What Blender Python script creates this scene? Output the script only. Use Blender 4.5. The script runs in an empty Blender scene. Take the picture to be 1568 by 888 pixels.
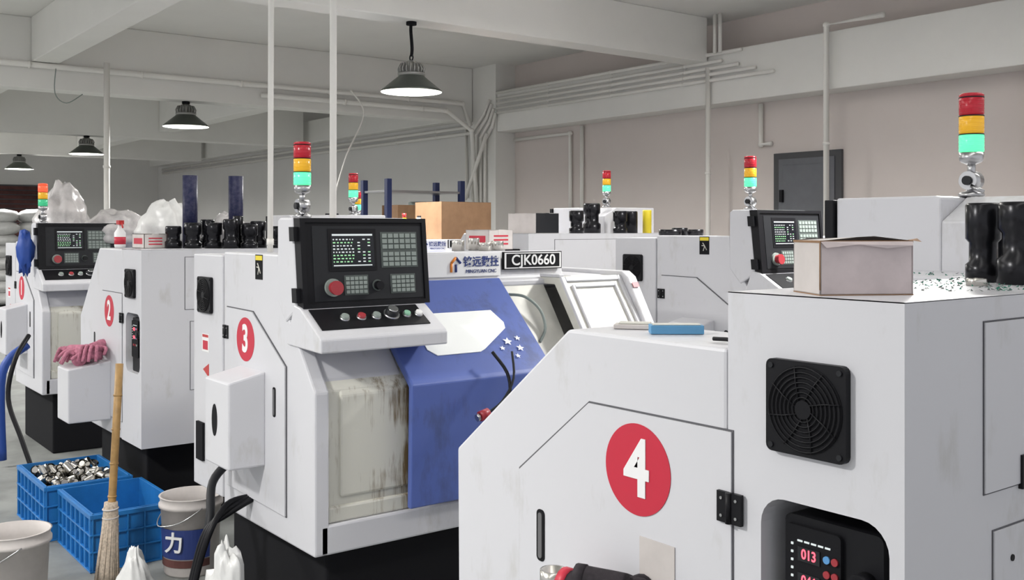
import bpy, bmesh, math, random
from mathutils import Vector, Matrix
from mathutils.geometry import tessellate_polygon
random.seed(7)
E=1.65
sc=bpy.context.scene
COL=sc.collection
try:
    sc.view_settings.view_transform='Standard'
except Exception: pass

# ------------------------------------------------------------ materials
def mat(name,col,rough=0.5,metal=0.0,noise=0.0,nscale=6,emit=None,es=0,trans=0,col2=None,bump=0,spec=None):
    m=bpy.data.materials.new(name); m.use_nodes=True
    nt=m.node_tree; b=nt.nodes['Principled BSDF']
    b.inputs['Base Color'].default_value=(*col,1)
    b.inputs['Roughness'].default_value=rough
    b.inputs['Metallic'].default_value=metal
    if spec is not None: b.inputs['Specular IOR Level'].default_value=spec
    if trans: b.inputs['Transmission Weight'].default_value=trans
    if emit:
        b.inputs['Emission Color'].default_value=(*emit,1)
        b.inputs['Emission Strength'].default_value=es
    if noise or bump:
        tc=nt.nodes.new('ShaderNodeTexCoord')
        n=nt.nodes.new('ShaderNodeTexNoise'); n.inputs['Scale'].default_value=nscale
        n.inputs['Detail'].default_value=6; n.inputs['Roughness'].default_value=.6
        nt.links.new(tc.outputs['Object'],n.inputs['Vector'])
        if noise:
            r=nt.nodes.new('ShaderNodeValToRGB')
            c2=col2 or tuple(c*(1-noise) for c in col)
            r.color_ramp.elements[0].position=.35; r.color_ramp.elements[0].color=(*c2,1)
            r.color_ramp.elements[1].position=.62; r.color_ramp.elements[1].color=(*col,1)
            nt.links.new(n.outputs['Fac'],r.inputs['Fac'])
            nt.links.new(r.outputs['Color'],b.inputs['Base Color'])
        if bump:
            bp=nt.nodes.new('ShaderNodeBump'); bp.inputs['Strength'].default_value=bump
            nt.links.new(n.outputs['Fac'],bp.inputs['Height'])
            nt.links.new(bp.outputs['Normal'],b.inputs['Normal'])
    return m
def streak(name,base,brown,thr=.6,sc3=(28,28,2.2),rough=.45):
    m=bpy.data.materials.new(name); m.use_nodes=True; nt=m.node_tree; b=nt.nodes['Principled BSDF']
    tc=nt.nodes.new('ShaderNodeTexCoord'); mp=nt.nodes.new('ShaderNodeMapping'); mp.inputs['Scale'].default_value=sc3
    n=nt.nodes.new('ShaderNodeTexNoise'); n.inputs['Scale'].default_value=1.6; n.inputs['Detail'].default_value=8; n.inputs['Roughness'].default_value=.7
    n2=nt.nodes.new('ShaderNodeTexNoise'); n2.inputs['Scale'].default_value=4.5; n2.inputs['Detail'].default_value=3
    mu=nt.nodes.new('ShaderNodeMath'); mu.operation='MULTIPLY'
    r=nt.nodes.new('ShaderNodeValToRGB')
    r.color_ramp.elements[0].position=thr*.5; r.color_ramp.elements[0].color=(*base,1)
    r.color_ramp.elements[1].position=thr*.5+.12; r.color_ramp.elements[1].color=(*brown,1)
    nt.links.new(tc.outputs['Object'],mp.inputs['Vector']); nt.links.new(mp.outputs['Vector'],n.inputs['Vector'])
    nt.links.new(tc.outputs['Object'],n2.inputs['Vector'])
    nt.links.new(n.outputs['Fac'],mu.inputs[0]); nt.links.new(n2.outputs['Fac'],mu.inputs[1])
    nt.links.new(mu.outputs[0],r.inputs['Fac']); nt.links.new(r.outputs['Color'],b.inputs['Base Color'])
    b.inputs['Roughness'].default_value=rough
    return m
WHITE=streak('white_machine_paint',(.61,.61,.64),(.53,.525,.53),.60,(7,7,2.5),.38)
WHITE2=mat('white_enamel',(.68,.68,.70),.35)
CREAM=streak('stained_cream_enamel',(.66,.65,.58),(.20,.14,.07),.49)
CREAM2=mat('cream_enamel',(.66,.65,.59),.4,noise=.12,nscale=8)
BLUE=streak('blue_door_paint',(.085,.13,.39),(.07,.10,.26),.56,(10,10,3),.35)
BLACK=mat('black_plastic',(.007,.007,.009),.45,spec=.2)
BLACKM=mat('black_matte',(.010,.010,.012),.8,spec=.15)
GAP=mat('panel_gap_shadow',(.10,.10,.11),.8)
DKGREY=mat('dark_grey_plastic',(.016,.017,.020),.5,spec=.25)
GREYKEY=mat('grey_keycaps',(.24,.28,.26),.5)
KEYD=mat('keypad_plate',(.08,.095,.09),.5,spec=.3)
SLOTG=mat('slot_inner_grey',(.12,.12,.125),.5)
SCREEN=mat('lcd_screen',(.005,.006,.01),.15)
SCRG=mat('lcd_green',(.1,.3,.1),.5,emit=(.55,1,.6),es=.6)
SCRW=mat('lcd_white',(.3,.3,.3),.5,emit=(.8,.9,.9),es=.65)
REDST=mat('red_sticker',(.52,.018,.045),.45)
RED=mat('red_plastic',(.5,.03,.03),.35)
REDG=mat('red_emergency_button',(.34,.03,.04),.4)
YEL=mat('yellow_label',(.75,.6,.03),.5)
GREENB=mat('green_button',(.25,.5,.35),.4)
CHROME=mat('brushed_steel',(.50,.50,.51),.28,1.0)
STEEL=mat('machined_steel',(.60,.58,.54),.22,1.0)
LEDRED=mat('led_red',(.3,0,0),.4,emit=(1,.08,.12),es=3)
LBLUE=mat('blue_knob',(.1,.3,.6),.4)
BHOSE=mat('blue_hose_rubber',(.015,.06,.3),.5)
TR=mat('lamp_lens_red',(.40,.012,.025),.25,emit=(.8,.02,.05),es=.10)
TY=mat('lamp_lens_amber',(.65,.36,.02),.25,emit=(1,.50,.02),es=.25)
TG=mat('lamp_lens_green_lit',(.08,.75,.36),.25,emit=(.12,1,.38),es=.95)
TG0=mat('lamp_lens_green',(.05,.4,.2),.25,emit=(.05,.7,.3),es=.3)
TRL=mat('lamp_lens_red_lit',(.8,.05,.02),.25,emit=(1,.08,.03),es=1.4)
WALLM=mat('wall_plaster_pinkish',(.68,.615,.585),.85,noise=.05,nscale=.8)
WALLW=mat('wall_plaster_white',(.75,.74,.72),.85,noise=.05,nscale=.8)
CEIL=mat('ceiling_paint',(.79,.78,.755),.9,noise=.05,nscale=.6)
BEAMM=mat('beam_paint',(.80,.79,.76),.85,noise=.05,nscale=.9)
FLOORM=mat('concrete_floor',(.26,.27,.26),.55,noise=.35,nscale=2.5,bump=.05)
PIPEM=mat('pvc_conduit',(.80,.78,.74),.45)
DOORG=mat('grey_door_paint',(.13,.135,.15),.5,noise=.1)
DOORF=mat('door_frame_dark',(.06,.06,.065),.5)
CARD=mat('cardboard',(.28,.16,.085),.8,noise=.15,nscale=10)
CARDW=mat('white_carton',(.58,.54,.52),.65,noise=.1,nscale=12)
PINKT=mat('pinkish_packing_tape',(.60,.52,.52),.3,noise=.15,nscale=14)
CRATE=mat('blue_crate_plastic',(.018,.18,.50),.4,noise=.2,nscale=7)
BAG=mat('white_plastic_bag',(.70,.70,.69),.35,noise=.12,nscale=12,bump=.6)
PBAG=mat('translucent_plastic_bag',(.55,.53,.53),.25,noise=.3,nscale=9,bump=.7)
PINKG=mat('pink_knit',(.52,.19,.27),.9,noise=.35,nscale=60,bump=.3)
DARKG=mat('dark_knit',(.03,.025,.03),.95,noise=.4,nscale=80,bump=.3)
BAMB=mat('bamboo',(.42,.25,.09),.5,noise=.3,nscale=20)
STRAW=mat('straw_bristle',(.60,.50,.40),.9,noise=.4,nscale=90,bump=.5)
GREEND=mat('green_chips',(.03,.26,.17),.5)
ROLL=mat('dark_blue_roll',(.010,.013,.05),.45,noise=.5,nscale=40,col2=(.04,.04,.08),spec=.2)
REDPIPE=mat('red_pipe_paint',(.32,.03,.03),.4)
RACKB=mat('blue_rack_paint',(.012,.022,.09),.5)
TOOLB=mat('black_oxide_steel',(.012,.012,.015),.25,.5)
LAMPM=mat('lamp_shade_metal',(.08,.09,.08),.35,.6)
LAMPI=mat('lamp_interior',(.8,.8,.75),.5,emit=(1,.98,.92),es=1.0)
LAMPE=mat('lamp_bulb',(1,1,1),.5,emit=(1,.98,.92),es=6)
HEAT=mat('lamp_heatsink',(.30,.30,.29),.4,.7)
LTBLUE=mat('light_blue_box',(.10,.30,.52),.5)
ORANGE=mat('orange_logo',(.8,.25,.03),.5)
NAVY=mat('navy_logo',(.02,.04,.18),.5)
WINM=mat('white_acrylic',(.92,.94,.93),.18)
LBLW=mat('white_print',(.80,.80,.80),.5)
RUSTY=mat('brown_slats',(.12,.045,.04),.9,noise=.5,nscale=3)

# ------------------------------------------------------------ mesh builder
class MB:
    def __init__(s,xf=None):
        s.v=[];s.f=[];s.mi=[];s.sm=[];s.mats=[];s.xf=xf
    def m(s,mt):
        if mt not in s.mats: s.mats.append(mt)
        return s.mats.index(mt)
    def av(s,pts,mp=None):
        i=len(s.v)
        for p in pts:
            if mp: p=mp(*p)
            if s.xf: p=s.xf(*p)
            s.v.append(tuple(p))
        return i
    def face(s,idx,mt,smooth=False):
        s.f.append(tuple(idx)); s.mi.append(s.m(mt)); s.sm.append(smooth)
    def poly(s,pts,mt,mp=None):
        i=s.av(pts,mp); s.face(range(i,i+len(pts)),mt)
    def box(s,x0,x1,y0,y1,z0,z1,mt,mp=None):
        i=s.av([(x0,y0,z0),(x1,y0,z0),(x1,y1,z0),(x0,y1,z0),(x0,y0,z1),(x1,y0,z1),(x1,y1,z1),(x0,y1,z1)],mp)
        for q in ((0,3,2,1),(4,5,6,7),(0,1,5,4),(1,2,6,5),(2,3,7,6),(3,0,4,7)):
            s.face([i+k for k in q],mt)
    def prism(s,prof,y0,y1,mt,mp=None):
        n=len(prof)
        i=s.av([(p[0],y0,p[1]) for p in prof]+[(p[0],y1,p[1]) for p in prof],mp)
        s.face([i+k for k in range(n)],mt); s.face([i+n+k for k in range(n)][::-1],mt)
        for k in range(n):
            j=(k+1)%n; s.face([i+k,i+n+k,i+n+j,i+j],mt)
    def cyl(s,p0,p1,r0,mt,r1=None,n=24,cap=True,mp=None):
        r1=r0 if r1 is None else r1
        p0=Vector(p0);p1=Vector(p1);d=(p1-p0).normalized()
        a=d.orthogonal().normalized();b=d.cross(a)
        A=[];B=[]
        for k in range(n):
            t=2*math.pi*k/n; o=a*math.cos(t)+b*math.sin(t)
            A.append(tuple(p0+o*r0));B.append(tuple(p1+o*r1))
        i=s.av(A+B,mp)
        for k in range(n):
            j=(k+1)%n; s.face([i+k,i+j,i+n+j,i+n+k],mt,True)
        if cap:
            s.face([i+k for k in range(n)][::-1],mt); s.face([i+n+k for k in range(n)],mt)
    def rev(s,c,prof,mt,n=32,cap=True):
        rings=[]
        for r,z in prof:
            pts=[]
            for k in range(n):
                t=2*math.pi*k/n; p=Vector((r*math.cos(t),r*math.sin(t),z))
                pts.append((c[0]+p.x,c[1]+p.y,c[2]+p.z))
            rings.append(s.av(pts))
        for q in range(len(rings)-1):
            a,b=rings[q],rings[q+1]
            for k in range(n):
                j=(k+1)%n; s.face([a+k,a+j,b+j,b+k],mt,True)
        if cap and prof[0][0]>1e-5: s.face([rings[0]+k for k in range(n)][::-1],mt)
        if cap and prof[-1][0]>1e-5: s.face([rings[-1]+k for k in range(n)],mt)
    def tube(s,pts,r,mt,n=10,taper=None,sub=0,mp=None):
        P=[Vector(p) for p in pts]
        if sub:
            Q=[]
            for k in range(len(P)-1):
                a=P[max(k-1,0)];b=P[k];c=P[k+1];d=P[min(k+2,len(P)-1)]
                for q in range(sub):
                    t=q/sub
                    Q.append(.5*((2*b)+(c-a)*t+(2*a-5*b+4*c-d)*t*t+(3*b-a-3*c+d)*t**3))
            Q.append(P[-1]);P=Q
        u=None;rings=[]
        for k,p in enumerate(P):
            d=(P[min(k+1,len(P)-1)]-P[max(k-1,0)]).normalized()
            if u is None: u=d.orthogonal().normalized()
            u=(u-d*u.dot(d));
            u=u.normalized() if u.length>1e-6 else d.orthogonal().normalized()
            w=d.cross(u); rr=r if taper is None else r+(taper-r)*k/(len(P)-1)
            rings.append(s.av([tuple(p+(u*math.cos(2*math.pi*q/n)+w*math.sin(2*math.pi*q/n))*rr) for q in range(n)],mp))
        for q in range(len(rings)-1):
            a,b=rings[q],rings[q+1]
            for k in range(n):
                j=(k+1)%n; s.face([a+k,a+j,b+j,b+k],mt,True)
        s.face([rings[0]+k for k in range(n)][::-1],mt,True); s.face([rings[-1]+k for k in range(n)],mt,True)
    def ring(s,c,ax,R,r,mt,n=36,m=8):
        c=Vector(c);ax=Vector(ax).normalized();a=ax.orthogonal().normalized();b=ax.cross(a)
        i=[]
        for k in range(n):
            t=2*math.pi*k/n;o=a*math.cos(t)+b*math.sin(t)
            i.append(s.av([tuple(c+o*(R+r*math.cos(2*math.pi*q/m))+ax*r*math.sin(2*math.pi*q/m)) for q in range(m)]))
        for k in range(n):
            A=i[k];B=i[(k+1)%n]
            for q in range(m):
                j=(q+1)%m; s.face([A+q,A+j,B+j,B+q],mt,True)
    def blob(s,c,rad,mt,amp=.12,seed=0,n=20,flat=None,freq=3.0,peak=0):
        rnd=random.Random(seed); ph=[rnd.uniform(0,6.28) for _ in range(9)]
        rows=n//2; i=[]
        for a in range(rows+1):
            th=math.pi*a/rows
            pts=[]
            for k in range(n):
                t=2*math.pi*k/n
                x=math.sin(th)*math.cos(t);y=math.sin(th)*math.sin(t);z=math.cos(th)
                q=1+amp*(math.sin(freq*x*2+ph[0])*math.sin(freq*y*2+ph[1])+.6*math.sin(freq*4*z+ph[2]+3*x)+.5*math.sin(freq*5*y+ph[3]+2*z)+.4*math.sin(freq*6*x+ph[4])+(.5*math.sin(7*t+ph[5]+2*z) if peak else 0)*math.sin(th))
                hr=1-peak*max(0,(z+.4)/1.4)
                px=c[0]+rad[0]*x*q*hr+rad[0]*.25*peak*z;py=c[1]+rad[1]*y*q*hr;pz=c[2]+rad[2]*z*q
                if flat is not None and pz<flat: pz=flat
                pts.append((px,py,pz))
            i.append(s.av(pts))
        for a in range(rows):
            for k in range(n):
                j=(k+1)%n; s.face([i[a]+k,i[a]+j,i[a+1]+j,i[a+1]+k],mt,True)
    def holeplate(s,outer,hole,y,depth,mt,mtin):
        A=[Vector((p[0],p[1],0)) for p in outer];B=[Vector((p[0],p[1],0)) for p in hole]
        tri=tessellate_polygon([A,B]); i=s.av([(p.x,y,p.y) for p in A+B])
        for t in tri: s.face([i+k for k in t],mt)
        n=len(hole); j=s.av([(p[0],y,p[1]) for p in hole]+[(p[0],y+depth,p[1]) for p in hole])
        for k in range(n):
            q=(k+1)%n; s.face([j+k,j+q,j+n+q,j+n+k],mt)
        s.face([j+n+k for k in range(n)],mtin)
    def obj(s,name,parent=None,bevel=0,loc=None,recalc=True,rot=None):
        me=bpy.data.meshes.new(name); me.from_pydata(s.v,[],s.f)
        for mt in s.mats: me.materials.append(mt)
        for p,a,b in zip(me.polygons,s.mi,s.sm): p.material_index=a;p.use_smooth=b
        if recalc:
            bm=bmesh.new();bm.from_mesh(me);bmesh.ops.recalc_face_normals(bm,faces=bm.faces);bm.to_mesh(me);bm.free()
        o=bpy.data.objects.new(name,me);COL.objects.link(o)
        if parent: o.parent=parent
        if loc: o.location=loc
        if rot: o.rotation_euler=rot
        if bevel:
            b=o.modifiers.new('b','BEVEL');b.width=bevel;b.segments=2;b.limit_method='ANGLE';b.angle_limit=math.radians(35)
        return o
def empty(name,loc=(0,0,0)):
    o=bpy.data.objects.new(name,None);COL.objects.link(o);o.location=loc;o.empty_display_size=.2;return o
def text(s,name,loc,rot,size,mt,parent=None,offset=0,xs=1,extrude=.0008,align='CENTER'):
    c=bpy.data.curves.new(name,'FONT');c.body=s;c.size=size;c.align_x=align;c.align_y='CENTER'
    c.extrude=extrude;c.offset=offset;c.materials.append(mt)
    o=bpy.data.objects.new(name,c);COL.objects.link(o);o.location=loc;o.rotation_euler=rot;o.scale=(xs,1,1)
    if parent:o.parent=parent
    return o
FY=(math.pi/2,0,0)
FX=(math.pi/2,0,math.pi/2)
def rrect(x0,x1,z0,z1,r,n=6):
    out=[]
    for (cx,cz,a0) in ((x1-r,z1-r,0),(x0+r,z1-r,90),(x0+r,z0+r,180),(x1-r,z0+r,270)):
        for k in range(n+1):
            t=math.radians(a0+90*k/n);out.append((cx+r*math.cos(t),cz+r*math.sin(t)))
    return out

# ------------------------------------------------------------ signal tower
def tower(parent,x,y,z,lit='g'):
    b=MB()
    b.rev((x,y,z),[(.034,0),(.036,.006),(.03,.012),(.014,.016),(.013,.05)],CHROME)
    b.cyl((x,y-.022,z+.045),(x,y+.022,z+.045),.026,CHROME)
    b.cyl((x,y-.03,z+.045),(x,y-.022,z+.045),.013,DKGREY)
    b.tube([(x+.01,y-.02,z+.03),(x+.045,y-.02,z+.012)],.006,CHROME)
    b.cyl((x,y,z+.06),(x,y,z+.095),.011,CHROME)
    zb=z+.09
    b.rev((x,y,zb),[(.012,0),(.026,.006),(.032,.012),(.033,.034)],CHROME)
    s=.052
    z0=zb+.034
    for k,mt in enumerate((TG if lit=='g' else TG0,TY,TRL if lit=='r' else TR)):
        b.rev((x,y,z0+k*s),[(.030,0),(.033,.003),(.033,s-.004),(.030,s-.001)],mt)
        for q in range(4): b.ring((x,y,z0+k*s+.008+q*.011),(0,0,1),.033,.0009,mt,n=24,m=5)
        b.rev((x,y,z0+k*s+s-.003),[(.0335,0),(.0335,.003)],DKGREY)
    b.rev((x,y,z0+3*s),[(.033,0),(.033,.006),(.028,.010),(.0,.012)],TRL if lit=='r' else TR)
    return b.obj('signal_tower',parent)

def fan(b,cx,cz,y,S=.16):
    h=S/2
    b.prism(rrect(cx-h,cx+h,cz-h,cz+h,.012,4),y-.014,y,BLACK)
    b.cyl((cx,y-.0135,cz),(cx,y-.0155,cz),h*.93,BLACKM,n=40)
    for k in range(7):
        b.ring((cx,y-.018,cz),(0,1,0),h*(.26+.105*k),.0013,BLACK,n=36,m=6)
    b.cyl((cx,y-.0155,cz),(cx,y-.019,cz),h*.2,BLACK)
    for k in range(8):
        t=math.pi*2*k/8+.2
        b.tube([(cx+h*.2*math.cos(t),y-.018,cz+h*.2*math.sin(t)),(cx+h*.55*math.cos(t+.25),y-.018,cz+h*.55*math.sin(t+.25)),(cx+h*.92*math.cos(t+.35),y-.018,cz+h*.92*math.sin(t+.35))],.0014,BLACK,n=6)
    for sx in(-1,1):
        for sz in(-1,1): b.cyl((cx+sx*h*.86,y-.013,cz+sz*h*.86),(cx+sx*h*.86,y-.017,cz+sz*h*.86),.005,DKGREY,n=10)
def hinge(b,x,z,y):
    b.box(x-.028,x-.004,y-.008,y,z-.028,z+.028,BLACK); b.box(x+.004,x+.028,y-.008,y,z-.028,z+.028,BLACK)
    b.cyl((x,y-.008,z-.028),(x,y-.008,z+.028),.006,BLACK,n=12)
    for sx in(-1,1):
        for sz in(-1,1): b.cyl((x+sx*.017,y-.008,z+sz*.016),(x+sx*.017,y-.010,z+sz*.016),.003,CHROME,n=8)
def slot(b,x,z,y,h=.055,w=.011):
    b.prism(rrect(x-w-.003,x+w+.003,z-h-.003,z+h+.003,w),y-.0015,y,BLACKM)
    b.prism(rrect(x-w*.6,x+w*.6,z-h*.93,z+h*.93,w*.58),y-.004,y-.0003,SLOTG)
def endbox(b,x0,x1,zt,zb,dep):
    i=[(0,zt),( -dep,zt-.035),(-dep,zb),(0,zb)]
    k=b.av([(x0,p[0],p[1]) for p in i]+[(x1,p[0],p[1]) for p in i])
    b.face([k,k+1,k+2,k+3],WHITE);b.face([k+7,k+6,k+5,k+4],WHITE)
    for q in range(4):
        j=(q+1)%4;b.face([k+q,k+j,k+4+j,k+4+q],WHITE)
def warnlabel(b,x,z,y,w=.036,h=.05):
    b.box(x-w,x+w,y-.001,y,z-h,z+h,BLACKM)
    b.box(x-w*.9,x+w*.9,y-.0015,y,z+h*.55,z+h*.92,YEL)
    b.tube([(x-w*.3,y-.002,z+h*.3),(x+w*.1,y-.002,z-.05*h),(x-w*.2,y-.002,z-h*.6)],.0025,CREAM2,n=5)
    b.tube([(x-w*.5,y-.002,z),(x+w*.1,y-.002,z-.05*h),(x+w*.5,y-.002,z-h*.5)],.0025,CREAM2,n=5)

# ------------------------------------------------------------ lathes
def control_panel(par,xf):
    W=.555;H=.338;x0=1.085;y0=.005;zt=.040
    def P(d,u,v): return (x0+.035*v+d, y0+u*W, zt-v*H)
    b=MB(xf)
    b.box(-.07,0,0,1,0,1,BLACK,P)
    b.box(0,.006,.0,1,0,.05,BLACK,P);b.box(0,.006,0,1,.95,1,BLACK,P);b.box(0,.006,0,.035,.05,.95,BLACK,P);b.box(0,.006,.965,1,.05,.95,BLACK,P)
    b.box(0,.002,.09,.955,.09,.93,DKGREY,P)
    b.box(0,.004,.205,.58,.12,.60,BLACK,P)
    b.box(0,.005,.225,.56,.17,.56,SCREEN,P)
    b.box(.005,.0055,.235,.55,.18,.200,SCRW,P)
    rnd=random.Random(3)
    for r in range(8):
        v=.235+r*.036
        u=.24
        while u<.39:
            w=rnd.uniform(.008,.02); b.box(.005,.0055,u,u+w,v,v+.014,SCRG if r>4 or r==1 else SCRW,P);u+=w+.012
        for q in range(3):
            if rnd.random()<.8: b.box(.005,.0055,.43+q*.04,.45+q*.04,v,v+.013,SCRG if (q+r)%3==0 else SCRW,P)
    b.box(.005,.0055,.24,.54,.53,.542,SCRW,P)
    def keys(u0,u1,v0,v1,nu,nv):
        b.box(0,.0035,u0-.008,u1+.008,v0-.012,v1+.012,KEYD,P)
        du=(u1-u0)/nu;dv=(v1-v0)/nv
        for i in range(nu):
            for j in range(nv):
                b.box(.0035,.006,u0+i*du+du*.1,u0+(i+1)*du-du*.1,v0+j*dv+dv*.12,v0+(j+1)*dv-dv*.12,GREYKEY,P)
    keys(.625,.91,.17,.36,6,3);keys(.625,.91,.385,.56,6,3)
    keys(.325,.495,.66,.86,5,4);keys(.69,.88,.66,.86,5,4)
    def disc(u,v,r,d0,d1,mt,n=24):
        A=[];B=[]
        for k in range(n):
            t=2*math.pi*k/n
            A.append(P(d0,u+r/W*math.cos(t),v+r/H*math.sin(t)));B.append(P(d1,u+r/W*math.cos(t),v+r/H*math.sin(t)))
        i=b.av(A+B)
        for k in range(n):
            j=(k+1)%n;b.face([i+k,i+j,i+n+j,i+n+k],mt,True)
        b.face([i+n+k for k in range(n)],mt)
    disc(.225,.78,.034,0,.012,GREYKEY);disc(.225,.78,.022,.012,.03,REDG);disc(.225,.78,.027,.03,.042,REDG)
    disc(.575,.77,.022,0,.006,KEYD);disc(.575,.77,.017,.006,.028,BLACK)
    for v in(.1,.78): b.box(-.05,-.01,-.035,0,v,v+.16,BLACK,P)
    b.obj('control_panel',par,bevel=.002)
    b=MB(xf)
    b.prism([(1.06,-.285),(1.115,-.295),(1.275,-.39),(1.285,-.40),(1.285,-.45),(1.00,-.44)],-.005,.54,WHITE)
    b.obj('button_shelf',par,bevel=.006)
    b=MB(xf)
    def S(d,u,v):
        a=Vector((1.115,-.295));c=Vector((1.275,-.39));n=Vector((.51,.86))
        p=a.lerp(c,v)+n*d
        return (p.x,u*.54,p.y)
    b.box(.0005,.004,.04,.90,.10,.80,BLACK,S)
    def sd(u,v,r,d,mt):
        A=[];B=[];n=18
        for k in range(n):
            t=2*math.pi*k/n
            A.append(S(0,u+r/.54*math.cos(t),v+r/.186*math.sin(t)));B.append(S(d,u+r/.54*math.cos(t),v+r/.186*math.sin(t)))
        i=b.av(A+B)
        for k in range(n):
            j=(k+1)%n;b.face([i+k,i+j,i+n+j,i+n+k],mt,True)
        b.face([i+n+k for k in range(n)],mt)
    for u,r,mt in((.26,.015,GREYKEY),(.39,.015,REDG),(.51,.015,GREYKEY),(.76,.013,GREENB),(.86,.013,LBLW)):
        sd(u,.46,r+.004,.010,CHROME);sd(u,.46,r,.018,mt)
    sd(.64,.42,.032,.010,CHROME);sd(.64,.42,.026,.03,DKGREY);sd(.64,.42,.02,.034,CHROME)
    b.obj('push_buttons',par)

def latheA(Xb,Y0,num,sign=True,dz=0):
    par=empty('cnc_lathe',(Xb,Y0,dz))
    xf=lambda x,y,z:(x,y,z+E)
    L=1.80
    b=MB(xf)
    b.box(0,.345,0,.5,-1.16,-.115,WHITE)
    b.obj('electrical_cabinet',par,bevel=.006)
    b=MB(xf)
    b.prism([(.348,-1.2),(.348,-.10),(.90,-.10),(.92,-.27),(.95,-.285),(1.215,-.60),(1.215,-1.2)],0.006,.065,WHITE)
    b.prism([(.348,-1.15),(.348,-.11),(.90,-.11),(.94,-.30),(1.16,-.56),(1.16,-1.15)],.065,.40,WHITE)
    b.prism([(.02,-1.2),(.02,-.125),(.795,-.105),(.825,-.23),(.875,-.235),(.875,-.265),(.70,-.29),(.70,-1.2)],.40,1.52,WHITE)
    b.prism([(.02,-1.2),(.02,-.215),(.875,-.225),(.875,-.255),(.70,-.28),(.70,-1.2)],1.522,L-.06,WHITE)
    b.prism([(.30,-1.2),(.30,-.20),(1.0,-.205),(1.04,-.23),(1.215,-.53),(1.215,-1.2)],L-.06,L,WHITE)
    b.box(.65,1.215,.03,L-.03,-1.2,-1.09,WHITE)
    b.obj('body',par,bevel=.008)
    b=MB(xf)
    b.prism([(.905,-.28),(.905,.03),(.925,.042),(1.04,.042),(1.08,-.30),(.98,-.36)],.0,.50,WHITE)
    b.obj('control_housing',par,bevel=.008)
    b=MB(xf)
    b.prism([(.95,-.36),(1.02,-.40),(1.185,-.60),(1.185,-1.09),(1.10,-1.09),(1.10,-.62),(.95,-.42)],.065,.47,CREAM)
    b.prism([(1.0,-.42),(1.035,-.42),(1.197,-.62),(1.197,-1.0),(1.18,-1.0),(1.15,-.6)],.12,.42,CREAM)
    b.box(1.08,1.20,.07,.47,-1.09,-1.03,CREAM)
    b.obj('guard_panel',par,bevel=.012)
    b=MB(xf)
    b.prism([(.84,-.228),(.985,-.228),(1.19,-.535),(1.19,-1.09),(1.15,-1.09),(1.15,-.55),(.95,-.26),(.84,-.26)],1.36,L-.06,CREAM2)
    # added slanted chamber liner, set forward beside the door to catch light
    b.prism([(.80,-.262),(.872,-.262),(1.10,-.60),(1.10,-1.09),(1.06,-1.09),(1.06,-.61),(.80,-.29)],1.00,1.36,CREAM2)
    def G(d,y,t): 
        a=Vector((.985,-.228));c=Vector((1.19,-.535));n=Vector((.83,.555));p=a.lerp(c,t)+n*d
        return (p.x,y,p.y)
    for (ya,yb_,ta,tb) in((1.36,1.385,0,1),(1.715,1.74,0,1),(1.385,1.715,.0,.07),(1.385,1.715,.93,1.0),(1.41,1.425,.12,.88),(1.675,1.69,.12,.88),(1.425,1.675,.12,.16),(1.425,1.675,.84,.88)):
        b.box(-.004,.012,ya,yb_,ta,tb,WHITE,G)
    b.box(.84,.985,1.36,1.39,-.228,-.212,WHITE)
    b.obj('tail_guard',par,bevel=.004)
    b=MB(xf);b.box(-.001,.0005,L-.05,L-.012,.10,.18,REDST,lambda d,y,t:(1.0415+.1735*t+.004+d,y,-.23-.30*t+.004));b.obj('red_sticker',par)
    b=MB(xf)
    b.box(.70,.712,.47,L-.06,-1.09,-.29,CREAM2)
    b.tube([(.90,1.13,-.30),(.96,1.18,-.31),(1.00,1.235,-.37),(1.03,1.24,-.45),(1.04,1.20,-.51)],.007,GREYKEY,sub=5)
    b.box(.72,1.0,.55,L-.08,-1.08,-.85,CREAM)
    b.box(.75,.95,.8,1.0,-.85,-.66,DKGREY)
    b.cyl((.85,.5,-.68),(.85,.75,-.68),.10,CHROME)
    b.obj('machining_chamber',par,bevel=.004)
    b=MB(xf)
    y0=.385;y1=1.09
    pr=[(.865,-.23),(.885,-.222),(1.262,-.585),(1.275,-.60),(1.262,-1.075),(1.235,-1.075),(1.245,-.61),(.865,-.25)]
    b.prism(pr,y0,y1,BLUE)
    b.obj('sliding_door',par,bevel=.006)
    b=MB(xf)
    Y0o=1.66
    def D(d,Y,a): return (1.275-a+d*.7+.0,Y-Y0o,-.60+.93*a+d*.7)
    win=[(2.22,.325),(2.54,.32),(2.575,.30),(2.63,.205),(2.62,.18),(2.46,.105),(2.43,.095),(2.22,.095),(2.185,.12),(2.185,.29)]
    A=[D(.004,w[0],w[1]) for w in win];B=[D(.008,w[0],w[1]) for w in win]
    i=b.av(A+B);n=len(win)
    for k in range(n):
        j=(k+1)%n;b.face([i+k,i+j,i+n+j,i+n+k],WINM)
    b.face([i+n+k for k in range(n)],WINM)
    for (Y,a,r) in((2.59,.125,.024),(2.635,.095,.020),(2.65,.135,.016),(2.545,.10,.014),(2.60,.065,.014)):
        pts=[]
        for k in range(10):
            t=math.pi*2*k/10;rr=r if k%2==0 else r*.45
            pts.append(D(.0095,Y+rr*math.cos(t),a+rr*.7*math.sin(t)))
        b.poly(pts,WINM)
    b.obj('door_window',par)
    control_panel(par,xf)
    b=MB(xf)
    dp=[(.395,-.335),(.665,-.339),(.978,-.53),(.978,-1.10),(.395,-1.09)]
    g=[(.391,-.331),(.667,-.335),(.982,-.527),(.982,-1.104),(.391,-1.094)]
    b.prism(g,.002,.008,GAP);b.prism(dp,-.003,.005,WHITE)
    hinge(b,.395,-.44,0);slot(b,.885,-.675,-.003)
    fan(b,.16,-.295,0,.16)
    warnlabel(b,.72,-.155,.006)
    b.box(.06,.14,-.012,0,-1.04,-.87,BLACKM)
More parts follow.
